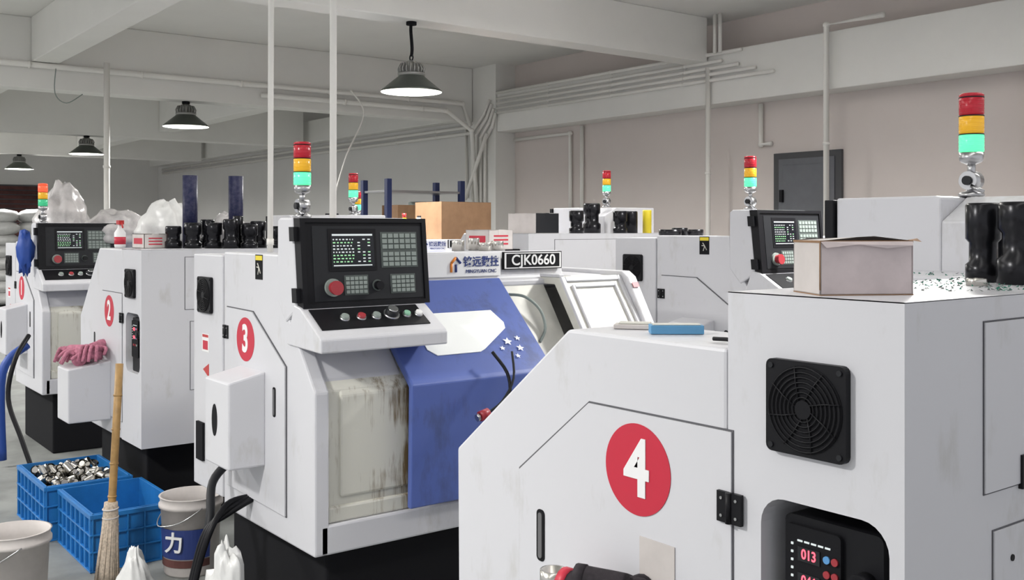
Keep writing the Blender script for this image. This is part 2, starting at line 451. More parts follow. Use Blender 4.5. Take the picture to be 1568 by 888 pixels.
    b.box(.11,.19,-.0015,0,-.55,-.47,LBLW);b.box(.115,.185,-.002,0,-.485,-.473,RED);b.box(.12,.18,-.002,0,-.54,-.50,REDST)
    b.prism([(.12,-.63),(.19,-.60),(.19,-.66)],-.0015,0,RED)
    if num: b.cyl((.605,-.0045,-.455),(.605,-.003,-.455),.09,REDST,n=48)
    b.obj('end_face_fittings',par)
    b=MB(xf);endbox(b,.555,.80,-.565,-.94,.155);b.obj('belt_cover_box',par,bevel=.008)
    b=MB(xf)
    b.prism([(.66+.028*math.cos(t*math.pi/12),-.76+.064*math.sin(t*math.pi/12)) for t in range(24)],-.1565,-.154,BLACKM)
    b.obj('box_oval_hole',par)
    if num: text(num,'machine_number',(.605,-.0055,E-.457),FY,.155,LBLW,par,offset=.0045,xs=.85)
    b=MB(xf)
    b.box(.22,1.12,.10,L-.12,-E-dz,-1.19,BLACKM)
    b.obj('machine_base',par,bevel=.01)
    if sign:
        b=MB(xf)
        b.box(.822,.836,1.15,1.50,-.190,-.108,BLACKM);b.box(.834,.8375,1.155,1.495,-.186,-.112,LBLW);b.box(.836,.838,1.165,1.485,-.181,-.117,BLACK)
        b.box(.822,.832,.60,1.135,-.215,-.112,LBLW)
        for (p,q,mt) in (((.86,-.195),(.86,-.155),ORANGE),((.86,-.155),(.885,-.13),ORANGE),((.885,-.13),(.91,-.155),NAVY),((.885,-.195),(.885,-.16),NAVY)):
            b.tube([(.834,p[0],p[1]),(.834,q[0],q[1])],.006,mt,n=6)
        b.obj('name_plates',par)
        text('CJK0660','plate_text',(.840,1.325,E-.149),FX,.068,LBLW,par,offset=.001,xs=1.08)
        text('铭远数控','logo_text',(.834,1.025,E-.152),FX,.050,NAVY,par,offset=.0008)
        text('MINGYUAN CNC','logo_text',(.834,1.025,E-.193),FX,.022,NAVY,par)
    tower(par,1.0,.06,E+.042,'r' if num=='1' else 'g')
    return par

def latheB(Xb,Y0,num,housing_y=1.16,boxz=-.565,boxdep=.155,tower_pos=None,tz=None,dz=0,deck=-.22,mid=-.45):
    par=empty('cnc_lathe',(Xb,Y0,dz))
    xf=lambda x,y,z:(-x,y,z+E)
    L=1.80
    b=MB(xf)
    x1=.353
    hole=rrect(.026,.278,-.80,-.47,.05,6)
    b.holeplate([(0,-1.2),(x1,-1.2),(x1,-.115),(0,-.115)],hole,0,.14,WHITE,GAP)
    b.box(0,x1,.0,L,-.117,-.115,WHITE)
    b.poly([(0,0,-1.2),(0,0,-.116),(0,L,-.116),(0,L,-1.2)],WHITE);b.poly([(x1,0,-1.2),(x1,0,-.116),(x1,L,-.116),(x1,L,-1.2)],WHITE)
    b.poly([(0,0,-1.2),(x1,0,-1.2),(x1,L,-1.2),(0,L,-1.2)],WHITE);b.poly([(0,L,-1.2),(x1,L,-1.2),(x1,L,-.116),(0,L,-.116)],WHITE)
    b.obj('electrical_cabinet',par)
    b=MB(xf)
    hy=housing_y
    full=[(x1+.003,-1.2),(x1+.003,deck),(.803,deck),(1.232,-.552),(1.225,-1.2)]
    b.prism(full,0,.235,WHITE)
    if mid<-.3: b.prism([(x1+.003,-1.2),(x1+.003,mid),(1.0,mid-.01),(1.215,-.61),(1.21,-1.2)],.236,hy-.01,WHITE)
    else: b.prism([(x1+.003,-1.2),(x1+.003,mid),(.803,mid),(1.215,-.56),(1.21,-1.2)],.236,hy-.01,WHITE)
    b.prism([(x1+.003,-1.2),(x1+.003,-.22),(.803,-.22),(1.225,-.552),(1.22,-1.2)],hy-.009,L,WHITE)
    if mid<-.3: b.box(x1+.004,.72,.86,hy-.012,mid-.02,-.115,WHITE)
    b.box(x1+.004,.72,hy-.011,L,-.3,-.115,WHITE)
    b.obj('body',par,bevel=.007)
    b=MB(xf)
    b.prism([(.60,-.12),(.60,.085),(.62,.09),(.93,.09),(.93,-.32)],hy,hy+.55,WHITE)
    i=b.av([(.30,hy,-.12),(.30,hy,.02),(.30,hy+.13,.088),(.30,hy+.55,.088),(.30,hy+.55,-.12),
            (.60,hy,-.12),(.60,hy,.02),(.60,hy+.13,.088),(.60,hy+.55,.088),(.60,hy+.55,-.12)])
    b.face([i,i+1,i+2,i+3,i+4],WHITE);b.face([i+9,i+8,i+7,i+6,i+5],WHITE)
    for k in range(5):
        j=(k+1)%5;b.face([i+k,i+5+k,i+5+j,i+j],WHITE)
    b.obj('control_housing',par,bevel=.006)
    b=MB(xf)
    b.box(.935,.965,hy-.01,hy+.54,-.27,.085,BLACK)
    b.box(.965,.97,hy+.02,hy+.5,-.24,.06,DKGREY)
    b.prism([(.93,-.28),(.97,-.28),(1.14,-.38),(1.14,-.43),(.90,-.42)],hy,hy+.52,WHITE)
    b.obj('control_panel',par,bevel=.003)
    b=MB(xf)
    b.prism([(1.10,-.50),(1.12,-.485),(1.262,-.603),(1.262,-1.07),(1.24,-1.07),(1.24,-.62)],.35,1.05,BLUE)
    b.obj('sliding_door',par,bevel=.005)
    b=MB(xf)
    h=.343
    b.prism([(h-.004,-.367),(.733,-.367),(.976,-.553),(.976,-1.104),(h-.004,-1.104)],-.001,.001,GAP)
    b.prism([(h,-.371),(.732,-.371),(.972,-.556),(.972,-1.1),(h,-1.1)],-.004,.0,WHITE)
    hinge(b,h,-.508,-.003);slot(b,.892,-.69,-.004)
    fan(b,.176,-.305,0,.16)
    if num: b.cyl((.584,-.0055,-.484),(.584,-.004,-.484),.092,REDST,n=64)
    b.prism(rrect(.055,.248,-.80,-.50,.012,4),.03,.12,BLACK)
    b.prism(rrect(.13,.242,-.72,-.515,.008,4),.022,.03,BLACKM)
    b.box(.17,.215,.020,.022,-.575,-.55,SCREEN);b.box(.17,.215,.020,.022,-.62,-.595,SCREEN)
    for (x,z,mt) in((.156,-.56,LBLUE),(.14,-.56,REDG),(.156,-.585,REDG),(.14,-.585,REDG),(.156,-.61,LBLUE),(.14,-.61,REDG),(.20,-.65,REDG),(.17,-.65,REDG),(.145,-.65,GREYKEY)):
        b.cyl((x,.018,z),(x,.022,z),.0065,mt,n=14)
    for k in range(6): b.box(.225,.229,.020,.022,-.55-k*.014,-.546-k*.014,SCRW)
    for k in range(5): b.box(.15+k*.014,.16+k*.014,.0205,.022,-.542,-.539,SCRW)
    b.cyl((.085,.0,-.585),(.085,.03,-.585),.022,BLACK);b.cyl((.085,-.004,-.585),(.085,.0,-.585),.015,DKGREY)
    def back(y0,y1,z0,z1):
        b.box(-.0015,.0005,y0-.003,y1+.003,z0-.003,z1+.003,GAP);b.box(-.004,0,y0,y1,z0,z1,WHITE)
    back(.24,1.0,-.45,-.16);back(.27,1.0,-.90,-.52)
    b.box(-.008,0,.36,.385,-.46,-.40,BLACK)
    b.cyl((-.006,.33,-.575),(0,.33,-.575),.006,BLACK,n=12)
    b.obj('end_face_fittings',par)
    for s_,z in(('013',-.5625),('046',-.6075)):
        text(s_,'drive_display',(-.192,.0195,E+z),FY,.024,LEDRED,par,offset=.0004,xs=.85,extrude=.0003)
    b=MB(xf);endbox(b,.555,.80,boxz,-1.12,boxdep);b.obj('belt_cover_box',par,bevel=.008)
    if num: text(num,'machine_number',(-.584,-.0065,E-.486),FY,.158,LBLW,par,offset=.0045,xs=.88)
    b=MB(xf);b.box(.22,1.12,.10,L-.12,-E-dz,-1.19,BLACKM);b.obj('machine_base',par,bevel=.01)
    tx,ty=tower_pos or (.60,hy+.16)
    tower(par,-tx,ty,E+(.09 if tz is None else tz))
    return par

latheA(-4.575,1.66,'3')
latheB(-.879,1.44,'4',boxz=-.735)
latheB(-5.59,1.74,'2',housing_y=1.15,tower_pos=(.60,1.62),boxz=-.775,boxdep=.24,tz=.09,deck=-.117,mid=-.117)
latheA(-9.05,1.73,'1')
latheA(-4.575,4.30,None,dz=.06)
latheB(-5.59,4.42,None,housing_y=1.0,tower_pos=(.34,1.06),dz=.08,deck=-.117,mid=-.117)
latheA(-9.05,4.35,None)

# ------------------------------------------------------------ room shell
XL=-29.0;XR=2.5;YB=9.5;YF=-6.0;ZC=E+2.5
def simple(name,x0,x1,y0,y1,z0,z1,mt,bev=0):
    b=MB();b.box(x0,x1,y0,y1,z0,z1,mt);return b.obj(name,bevel=bev)
simple('floor',XL,XR,YF,YB,-.1,0,FLOORM)
simple('ceiling',XL,XR,YF,YB+.2,ZC,ZC+.15,CEIL)
b=MB();b.box(-12.35,XR,YB,YB+.2,0,ZC,WALLM);b.box(XL,-12.35,YB,YB+.2,0,ZC,WALLW);b.obj('wall_back')
simple('wall_left',XL-.2,XL,YF,YB+.2,0,ZC,WALLW)
simple('column',-13.0,-12.35,YB-.37,YB,0,ZC,BEAMM)
simple('beam_back',-12.34,XR,YB-.35,YB,E+1.47,E+2.08,BEAMM,.01)
simple('beam_back',XL,-13.01,YB-.25,YB,E+1.75,E+2.2,BEAMM,.01)
for k,(x,zb) in enumerate(((-2.6,1.95),(-8.12,1.97),(-12.95,1.66),(-18.9,1.66),(-24.6,1.66))):
    simple('beam_cross',x-.3,x,YF,YB-.38,E+zb,ZC,BEAMM,.01)
for (xa,xb) in((-2.59,XR),(-8.11,-2.91),(-12.94,-8.43),(-18.89,-13.26),(-24.59,-19.21)):
    simple('beam_long',xa,xb,2.75,3.05,E+1.97,ZC,BEAMM,.01)
for (xa,xb) in((-18.89,-13.26),(-24.59,-19.21)):
    simple('beam_long',xa,xb,6.2,6.5,E+1.80,ZC,BEAMM,.01)
b=MB()
b.box(-7.42,-6.52,YB-.04,YB-.002,0.002,E+.86,DOORF);b.box(-7.34,-6.60,YB-.055,YB-.04,0.02,E+.79,DOORG)
b.box(-7.28,-6.66,YB-.062,YB-.055,E-.2,E+.72,DOORG);b.box(-7.28,-6.66,YB-.062,YB-.055,.15,E-.35,DOORG)
b.box(-7.30,-7.26,YB-.10,YB-.055,E+.30,E+.44,BLACK)
b.obj('door_1',bevel=.008)
b=MB()
b.box(XL+.002,XL+.04,2.0,6.5,0.002,E+1.15,GAP)
for k in range(22): b.box(XL+.04,XL+.07,2.0,6.5,E-1.5+k*.12,E-1.41+k*.12,RUSTY)
b.obj('door_2')
b=MB()
rr=random.Random(5)
for lay in range(8):
    for k in range(3):
        b.blob((-24.0+rr.uniform(-.1,.1),3.7+k*.75,.16+lay*.25),(.6,.42,.17),BAG,.05,rr.randint(0,99),n=14)
b.obj('sack_pile')

# ------------------------------------------------------------ conduits
def pipe(name,runs,r=.03,mt=PIPEM):
    for pts in runs:
        b=MB()
        b.tube(pts,r,mt,n=12)
        for p in pts[1:-1]:
            b.blob(p,(r*1.25,)*3,mt,0,n=10)
        for q in range(len(pts)-1):
            a=Vector(pts[q]);c=Vector(pts[q+1]);l=(c-a).length
            for k in range(1,int(l/1.3)+1):
                p=a.lerp(c,k*1.3/l-.02);b.tube([p,p+(c-a).normalized()*.03],r*1.25,mt,n=12)
        b.obj(name)
yb=YB-.35
pipe('conduit_pipe',[[(-12.3,yb-.03,E+1.96-.07*k),(-7.9+.25*k,yb-.03,E+1.96-.07*k)] for k in range(4)]+[[(-12.3,yb-.04,E+2.05),(-7.6,yb-.04,E+2.05)]],.022)
pipe('conduit_pipe',[[(-12.90,-1,E+1.93),(-12.90,8.9,E+1.93),(-12.90,9.05,E+1.6)],[(-12.89,5.6,E+1.80),(-12.89,8.6,E+1.80),(-12.72,8.95,E+1.5),(-12.72,9.05,E+.3)]],.035)
pipe('conduit_pipe',[[(-28.5,YB-.04,E+1.65),(-13.6,YB-.04,E+1.65),(-13.6,YB-.04,E+.5)],[(-28.5,YB-.04,E+1.55),(-13.3,YB-.04,E+1.55),(-13.3,YB-.04,E+.5)]],.03)
pipe('conduit_pipe',[[(-12.45+.05*k,YB-.41,E+1.96-.07*k),(-12.6+.07*k,YB-.41,E+1.75-.07*k),(-12.90+.11*k,YB-.41,E+1.5-.05*k),(-12.90+.11*k,YB-.41,E+.2)] for k in range(4)],.024)
pipe('conduit_pipe',[[(-12.3,YB-.04,E+1.36),(-11.0,YB-.04,E+1.36),(-11.0,YB-.04,E+.1)],[(-10.75,YB-.04,E+1.45),(-10.75,YB-.04,E+.1)],[(-7.6,YB-.04,E+1.45),(-7.6,YB-.04,E+.98),(-7.45,YB-.04,E+.98)]],.028)
pipe('drop_pole',[[(-8.1,yb-.04,E+1.9),(-8.1,yb-.04,0)]],.03)
pipe('drop_pole',[[(-7.96,yb-.08,ZC),(-7.96,yb-.08,E+2.05)],[(-7.88,yb-.08,ZC),(-7.88,yb-.08,E+2.05)]],.022)
pipe('drop_pole',[[(-5.75,yb-.10,E+2.13),(-6.42,yb-.10,E+2.13),(-6.42,yb-.10,0)]],.03)
pipe('drop_pole',[[(-12.55,3.5,E+1.98),(-12.55,3.5,0)]],.035)
pipe('drop_pole',[[(-4.52,2.02,ZC),(-4.50,2.0,E-.112)]],.0135)
pipe('drop_pole',[[(-4.28,2.22,ZC),(-4.25,2.2,E-.108)]],.0165)
pipe('red_riser_pipe',[[(-4.35,YB-.12,0),(-4.35,YB-.12,E+1.45)]],.07,REDPIPE)
pipe('slanted_rod',[[(-12.40,9.0,E+1.44),(-12.95,8.98,E+.45)]],.03)
b=MB();b.tube([(-12.60,6.8,E+1.93),(-12.5,6.95,E+1.6),(-12.55,6.7,E+1.0),(-12.6,6.5,E+.3)],.012,PIPEM,sub=6);b.obj('hanging_cable')
b=MB();b.tube([(-12.85,3.0,E+1.9),(-12.8,2.98,E+1.6),(-12.85,3.12,E+1.50),(-12.84,3.3,E+1.62)],.006,GREYKEY,sub=6);b.obj('hanging_cable')

# ------------------------------------------------------------ pendant lamps
def lamp(x,y,zr,ztop,power=120):
    par=empty('pendant_lamp',(x,y,0))
    b=MB()
    b.rev((0,0,zr),[(.29,0),(.292,.012),(.27,.03),(.13,.145),(.125,.155)],LAMPM,40,cap=False)
    b.obj('shade',par,recalc=False)
    b=MB();b.rev((0,0,zr),[(.289,.001),(.285,.004),(.262,.028),(.12,.14),(0.0,.14)],LAMPI,40,cap=False);b.obj('reflector',par,recalc=False)
    b=MB();b.rev((0,0,zr),[(.0,.05),(.06,.055),(.09,.09),(.06,.138),(0,.139)],LAMPE,24);b.obj('bulb',par)
    b=MB()
    b.rev((0,0,zr),[(.10,.15),(.13,.16),(.13,.18),(.10,.185),(.10,.26),(.06,.285),(.03,.30)],HEAT,32)
    for k in range(20):
        t=2*math.pi*k/20;c,s_=math.cos(t),math.sin(t)
        b.tube([(.12*c,.12*s_,zr+.175),(.128*c,.128*s_,zr+.22),(.10*c,.10*s_,zr+.27)],.007,HEAT,n=6)
    b.ring((0,0,zr+.33),(0,1,0),.028,.007,DKGREY,n=18,m=6)
    b.obj('heatsink',par)
    b=MB();b.tube([(0,0,zr+.34),(.012,.0,zr+.42),(-.01,0,ztop-.08),(0,0,ztop)],.016,BLACKM,sub=5);b.cyl((0,0,ztop-.03),(0,0,ztop),.05,BLACKM);b.obj('hanging_cable',par)
    l=bpy.data.lights.new('lamp_light','AREA');l.shape='DISK';l.size=.45;l.energy=power;l.color=(1,.985,.95)
    o=bpy.data.objects.new('lamp_light',l);COL.objects.link(o);o.parent=par;o.location=(0,0,zr+.04)
for (x,y,zb) in((-8.25,5.1,1.97),(-13.1,4.65,1.66),(-19.0,4.95,1.66),(-24.7,5.0,1.66),(-2.75,5.1,1.95)):
    lamp(x,y,E+1.30 if x>-10 else E+1.33,E+zb,150)
for (x,y,zb) in((-8.25,-1.2,1.97),(-2.75,-1.2,1.95),(-13.1,-1.0,1.66)):
    lamp(x,y,E+1.30,E+zb,150)
def fill_strip(x,y0,y1,z,up,down):  # added strip lights, hung out of view to brighten ceiling and walls
    par=empty('added_fill_strip',(x,(y0+y1)/2,0));h=(y1-y0)/2
    b=MB();b.box(-.07,.07,-h,h,z,z+.05,WHITE2)
    for yy in(-h*.8,h*.8): b.tube([(0,yy,z+.05),(0,yy,ZC)],.004,BLACKM,n=6)
    b.obj('fill_housing',par,bevel=.004)
    for (dzz,rx,e,nm) in((.055,math.pi,up,'fill_uplight'),(-.005,0,down,'fill_downlight')):
        l=bpy.data.lights.new(nm,'AREA');l.shape='RECTANGLE';l.size=.13;l.size_y=2*h-.1;l.energy=e;l.color=(1,.98,.95)
        o=bpy.data.objects.new(nm,l);COL.objects.link(o);o.parent=par;o.location=(0,0,z+dzz);o.rotation_euler=(rx,0,0)
K=.46
fill_strip(-5.5,3.3,7.2,E+2.12,110*K,80*K)
fill_strip(-5.5,-3.5,2.5,E+2.12,110*K,60*K)
fill_strip(-.6,-3.5,2.5,E+2.12,80*K,30*K)
fill_strip(-.6,3.3,7.5,E+2.12,90*K,60*K)
fill_strip(-10.6,-4.5,.4,E+2.12,140*K,80*K)
fill_strip(-16.0,-4.5,.2,E+2.0,160*K,90*K)
fill_strip(-22.0,-4.5,.2,E+2.0,160*K,90*K)

# ------------------------------------------------------------ clutter
TOP=E-.115
def toolholder(x,y,z,r,h,kind=0,name='tool_holder',mt=TOOLB):
    b=MB()
    if kind==0: pr=[(r*.9,0),(r,.01*h),(r,.30*h),(r*.78,.36*h),(r*.78,.62*h),(r*.95,.68*h),(r*.95,.95*h),(r*.85,h),(r*.5,h),(r*.45,.9*h),(0,.9*h)]
    elif kind==1: pr=[(r,0),(r,.22*h),(r*.8,.26*h),(r*.8,.5*h),(r,.55*h),(r,.97*h),(r*.9,h),(r*.6,h),(r*.6,.85*h),(0,.85*h)]
    else: pr=[(r,0),(r,.95*h),(r*.95,h),(r*.6,h),(r*.6,.6*h),(0,.6*h)]
    b.rev((x,y,z),pr,mt,28);return b.obj(name)
k=0
for (x,y,r,h) in((-5.87,2.01,.048,.13),(-5.80,2.10,.05,.15),(-5.97,2.25,.045,.17),(-5.74,2.20,.05,.15),(-5.66,2.27,.045,.17),(-5.65,2.38,.05,.14),(-5.75,2.48,.05,.16),(-5.65,2.55,.045,.13),(-5.97,2.52,.045,.15),(-5.72,2.34,.03,.19),(-6.08,2.08,.04,.12)):
    toolholder(x,y,TOP,r,h,k%2);k+=1
for (x,y) in((-5.93,2.13),(-5.85,2.38)):
    b=MB();b.rev((x,y,TOP),[(.043,0),(.043,.43),(.03,.43),(.03,.40),(0,.40)],ROLL,24);b.obj('blue_mesh_roll')
for (x,y,r,h,kd,mt) in((-5.72,4.98,.055,.17,1,TOOLB),(-5.85,5.25,.07,.23,0,TOOLB),(-5.66,5.37,.055,.17,1,TOOLB),(-5.70,5.52,.055,.17,2,TOOLB),(-5.66,5.66,.035,.18,2,YEL)):
    toolholder(x,y,TOP+.08,r,h,kd,'tool_holder' if mt is TOOLB else 'yellow_can',mt)
for (x,y,r,h) in((-4.40,4.60,.07,.05),(-4.30,4.72,.05,.05),(-4.45,4.74,.05,.06)):
    toolholder(x,y,TOP+.06,r,h,2,'black_ring')
toolholder(-1.115,2.13,TOP,.036,.17,1);toolholder(-1.02,2.10,TOP,.046,.17,0);toolholder(-1.14,2.26,TOP,.04,.15,0)
toolholder(-1.05,1.98,TOP,.02,.015,2,'steel_ring',STEEL)
for (x,y,r,h) in((-3.98,2.72,.03,.05),(-3.90,2.82,.03,.04),(-4.02,2.84,.028,.06),(-3.95,2.93,.03,.045)):
    toolholder(x,y,E-.106,r,h,2,'steel_bushing',STEEL)
def carton(name,x,y,z,w,d,h,rot,mt=CARDW,mt2=None,label=None,openflap=False):
    par=empty(name,(x,y,z));par.rotation_euler=(0,0,rot)
    b=MB();t=.003
    b.box(-w/2,w/2,-d/2,-d/2+t,0,h,mt);b.box(-w/2,w/2,d/2-t,d/2,0,h,mt2 or mt);b.box(-w/2,-w/2+t,-d/2,d/2,0,h,mt);b.box(w/2-t,w/2,-d/2,d/2,0,h,mt2 or mt)
    b.box(-w/2,w/2,-d/2,d/2,0,t,mt)
    if openflap:
        b.poly([(-w/2,-d/2,h),(w/2,-d/2,h),(w/2*.9,-d*.1,h+.006),(-w/2*.9,-d*.05,h+.004)],mt)
        b.poly([(-w/2,d/2,h),(w/2,d/2,h),(w/2*.9,d*.1,h+.008),(-w/2*.9,d*.02,h+.004)],mt)
        b.poly([(w/2,-d/2,h),(w/2,d/2,h),(w/2+.008,d/2*.95,h-.008),(w/2+.007,d*.2,h-.013),(w/2+.007,-d*.1,h-.006),(w/2+.008,-d/2*.9,h-.012)],PINKT)
        b.poly([(-w/2,d/2,h),(w/2,d/2,h),(w/2+.004,d/2+.014,h-.002),(w/2-.02,d/2+.018,h+.004),(-w/2,d/2+.012,h-.006)],CARD)
        b.poly([(-w/2,-d/2,h-.001),(-w/2,d/2,h-.001),(-w/2+w*.2,d/2*.8,h+.004),(-w/2+w*.2,-d/2*.8,h+.004)],mt)
        b.box(w/2-.001,w/2+.001,-d/2,d/2,h-.0035,h+.0005,CARD);b.box(-w/2,w/2,-d/2-.001,-d/2+.001,h-.0035,h+.0005,CARD)
        b.box(-w/2-.0005,w/2+.0005,-d/2-.0006,d/2+.0006,h*.0,h*.02,CARD)
        b.tube([(w/2+.0005,-d/2,h*.1),(w/2+.0005,-d/2,h)],.0012,CARD,n=5)
    else:
        b.box(-w/2,w/2,-d/2,-.002,h-t,h,mt);b.box(-w/2,w/2,.002,d/2,h-t,h,mt)
        b.box(-w/2-.0006,w/2+.0006,-.02,.02,h*.7,h+.0006,mt2 or mt)
    b.obj('box_shell',par)
    if label:
        b=MB();b.box(-w*.35,w*.35,-d/2-.001,-d/2,h*.3,h*.7,label)
        for q in range(3): b.box(w/2,w/2+.001,-d*.3,d*.3,h*(.25+.2*q),h*(.33+.2*q),label)
        b.obj('print',par)
    return par
carton('cardboard_box',-1.062,1.572,TOP,.115,.168,.094,math.radians(-31),CARDW,PINKT,openflap=True)
carton('cardboard_box',-8.5,5.75,TOP,.45,.62,.38,.05,CARD,CARD)
carton('cardboard_box',-4.18,3.05,E-.106,.16,.18,.10,.2,CARDW,CARDW,label=REDST)
carton('cardboard_box',-6.02,1.92,TOP,.22,.13,.085,.0,CARDW,CARDW,label=REDST)
carton('cardboard_box',-5.95,4.75,TOP+.08,.3,.24,.15,.1,CARDW,DKGREY)
b=MB();rr=random.Random(2)
for _ in range(800):
    x=rr.uniform(-1.5,-.92);y=rr.gauss(2.05,.22)
    if y<1.72 or y>2.56 or (x<-1.22 and y<2.31): continue
    s_=rr.uniform(.002,.006);a=rr.uniform(0,3.1)
    b.poly([(x+s_*math.cos(a),y+s_*math.sin(a),TOP+.001),(x+s_*math.cos(a+2),y+s_*math.sin(a+2),TOP+.001),(x+s_*math.cos(a+4),y+s_*math.sin(a+4),TOP+.005)],GREEND if rr.random()<.5 else GREYKEY)
b.obj('metal_chips')
b=MB();b.box(-.055,.055,-.022,.022,0,.018,LTBLUE);b.box(-.05,.05,-.018,.018,.018,.020,CREAM2);b.obj('blue_parts_box',bevel=.004,loc=(-1.475,1.56,E-.219),rot=(0,0,.9))
b=MB();b.box(-.05,.05,-.025,.025,0,.010,CARDW);b.box(-.04,.03,-.018,.018,.010,.014,CREAM2);b.obj('paper_pad',bevel=.003,loc=(-1.60,1.57,E-.219),rot=(0,0,.7))
b=MB();b.tube([(-.03,0,.006),(0,.004,.007),(.035,.0,.006)],.004,BLACK);b.obj('hex_key',loc=(-1.29,1.50,E-.219))
def sack(name,c,rad,mt,seed,flat,peak=0,amp=.09):
    b=MB();b.blob(c,rad,mt,amp,seed,36,flat=flat,peak=peak)
    return b.obj(name)
sack('plastic_bag',(-8.55,2.05,TOP+.19),(.25,.22,.28),PBAG,3,TOP,.35)
sack('white_sack',(-6.46,2.17,TOP+.13),(.24,.18,.17),BAG,11,TOP,.3)
sack('white_sack',(-6.24,2.48,TOP+.08),(.2,.16,.13),PBAG,14,TOP,.3)
sack('white_sack',(-8.15,2.35,TOP+.10),(.25,.3,.16),PBAG,15,TOP,.3)
sack('plastic_bag',(-3.66,1.45,.22),(.14,.10,.24),BAG,21,0.0,.45,.12)
sack('plastic_bag',(-4.28,1.30,.15),(.14,.11,.19),BAG,33,0.0,.75,.10)
b=MB();b.rev((-6.32,1.84,TOP),[(.03,0),(.033,.01),(.033,.09),(.014,.12),(.012,.14)],LBLW,20);b.box(-6.345,-6.29,1.825,1.855,TOP+.14,TOP+.165,RED);b.tube([(-6.29,1.84,TOP+.155),(-6.265,1.84,TOP+.12)],.005,RED)
b.rev((-6.32,1.84,TOP+.02),[(.0335,0),(.0335,.045)],REDST,20);b.obj('spray_bottle')
b=MB()
for (x,y) in((-11.5,6.4),(-11.5,7.5),(-10.9,6.4),(-10.9,7.5)): b.box(x-.035,x+.035,y-.035,y+.035,0,E+.62,RACKB)
for z in(.5,1.1,E+.02,E+.45): b.box(-11.52,-10.88,6.38,7.52,z,z+.03,CHROME)
b.box(-11.4,-11.0,6.6,6.95,E+.05,E+.3,CARD);b.box(-11.4,-11.0,7.0,7.4,E+.05,E+.35,GREYKEY)
b.obj('storage_rack',bevel=.004)
b=MB();b.box(-.22,.22,-.14,.14,0,.19,DKGREY);b.box(-.22,.22,-.142,.142,.11,.117,CHROME);b.tube([(-.06,-.14,.19),(-.06,-.14,.23),(.06,-.14,.23),(.06,-.14,.19)],.01,BLACKM);b.obj('tool_case',bevel=.01,loc=(-8.75,4.55,TOP+.02),rot=(0,0,.9))
for (x,y,h,mt,mc) in((-8.3,5.05,.26,YEL,RED),(-8.2,5.15,.22,GREENB,LBLW),(-8.35,5.25,.24,LBLW,BLACKM)):
    b=MB();b.rev((x,y,TOP+.01),[(.04,0),(.045,.01),(.045,h*.6),(.018,h*.8),(.015,h*.85)],mt,20);b.rev((x,y,TOP+h*.85),[(.02,0),(.02,h*.15)],mc,16);b.obj('oil_bottle')
def crate(name,x0,x1,y0,y1,h=.28):
    b=MB();t=.008
    w=x1-x0;d=y1-y0
    for (a0,a1,c0,c1) in((0,w,0,t),(0,w,d-t,d),(0,t,0,d),(w-t,w,0,d)): b.box(a0,a1,c0,c1,.01,h,CRATE)
    b.box(0,w,0,d,.0,.012,CRATE)
    o=.014
    for z in(h-.025,h*.62,h*.33,.0):
        zz=.022 if z>h*.8 else .008
        b.box(-o,w+o,-o,0,z,z+zz,CRATE);b.box(-o,w+o,d,d+o,z,z+zz,CRATE);b.box(-o,0,0,d,z,z+zz,CRATE);b.box(w,w+o,0,d,z,z+zz,CRATE)
    n=7
    for k in range(n+1):
        xx=w*k/n;b.box(xx-.004,xx+.004,-o*.9,0,0,h-.01,CRATE);b.box(xx-.004,xx+.004,d,d+o*.9,0,h-.01,CRATE)
    for k in range(6):
        yy=d*k/5;b.box(w,w+o*.9,yy-.004,yy+.004,0,h-.01,CRATE);b.box(-o*.9,0,yy-.004,yy+.004,0,h-.01,CRATE)
    return b.obj(name,loc=(x0,y0,0),bevel=.002)
crate('blue_crate',-6.36,-5.73,1.29,1.72,.29)
crate('blue_crate',-5.68,-5.08,1.35,1.76,.28)
b=MB();rr=random.Random(4)
b.box(-6.31,-5.76,1.32,1.69,.03,.2,DKGREY)
for _ in range(150):
    x=rr.uniform(-6.28,-5.79);y=rr.uniform(1.34,1.67);z=.21+rr.random()*.10*(1-abs(x+6.03)/.35)+.02
    d=Vector((rr.uniform(-1,1),rr.uniform(-1,1),rr.uniform(-.6,.8))).normalized()*rr.uniform(.012,.028)
    p=Vector((x,y,z));r=rr.uniform(.016,.027)
    b.cyl(p-d,p+d,r,STEEL,n=14,cap=False);b.cyl(p-d*1.0,p+d*.9,r*.72,STEEL,n=14,r1=r*.6,cap=True)
b.obj('machined_parts_pile')
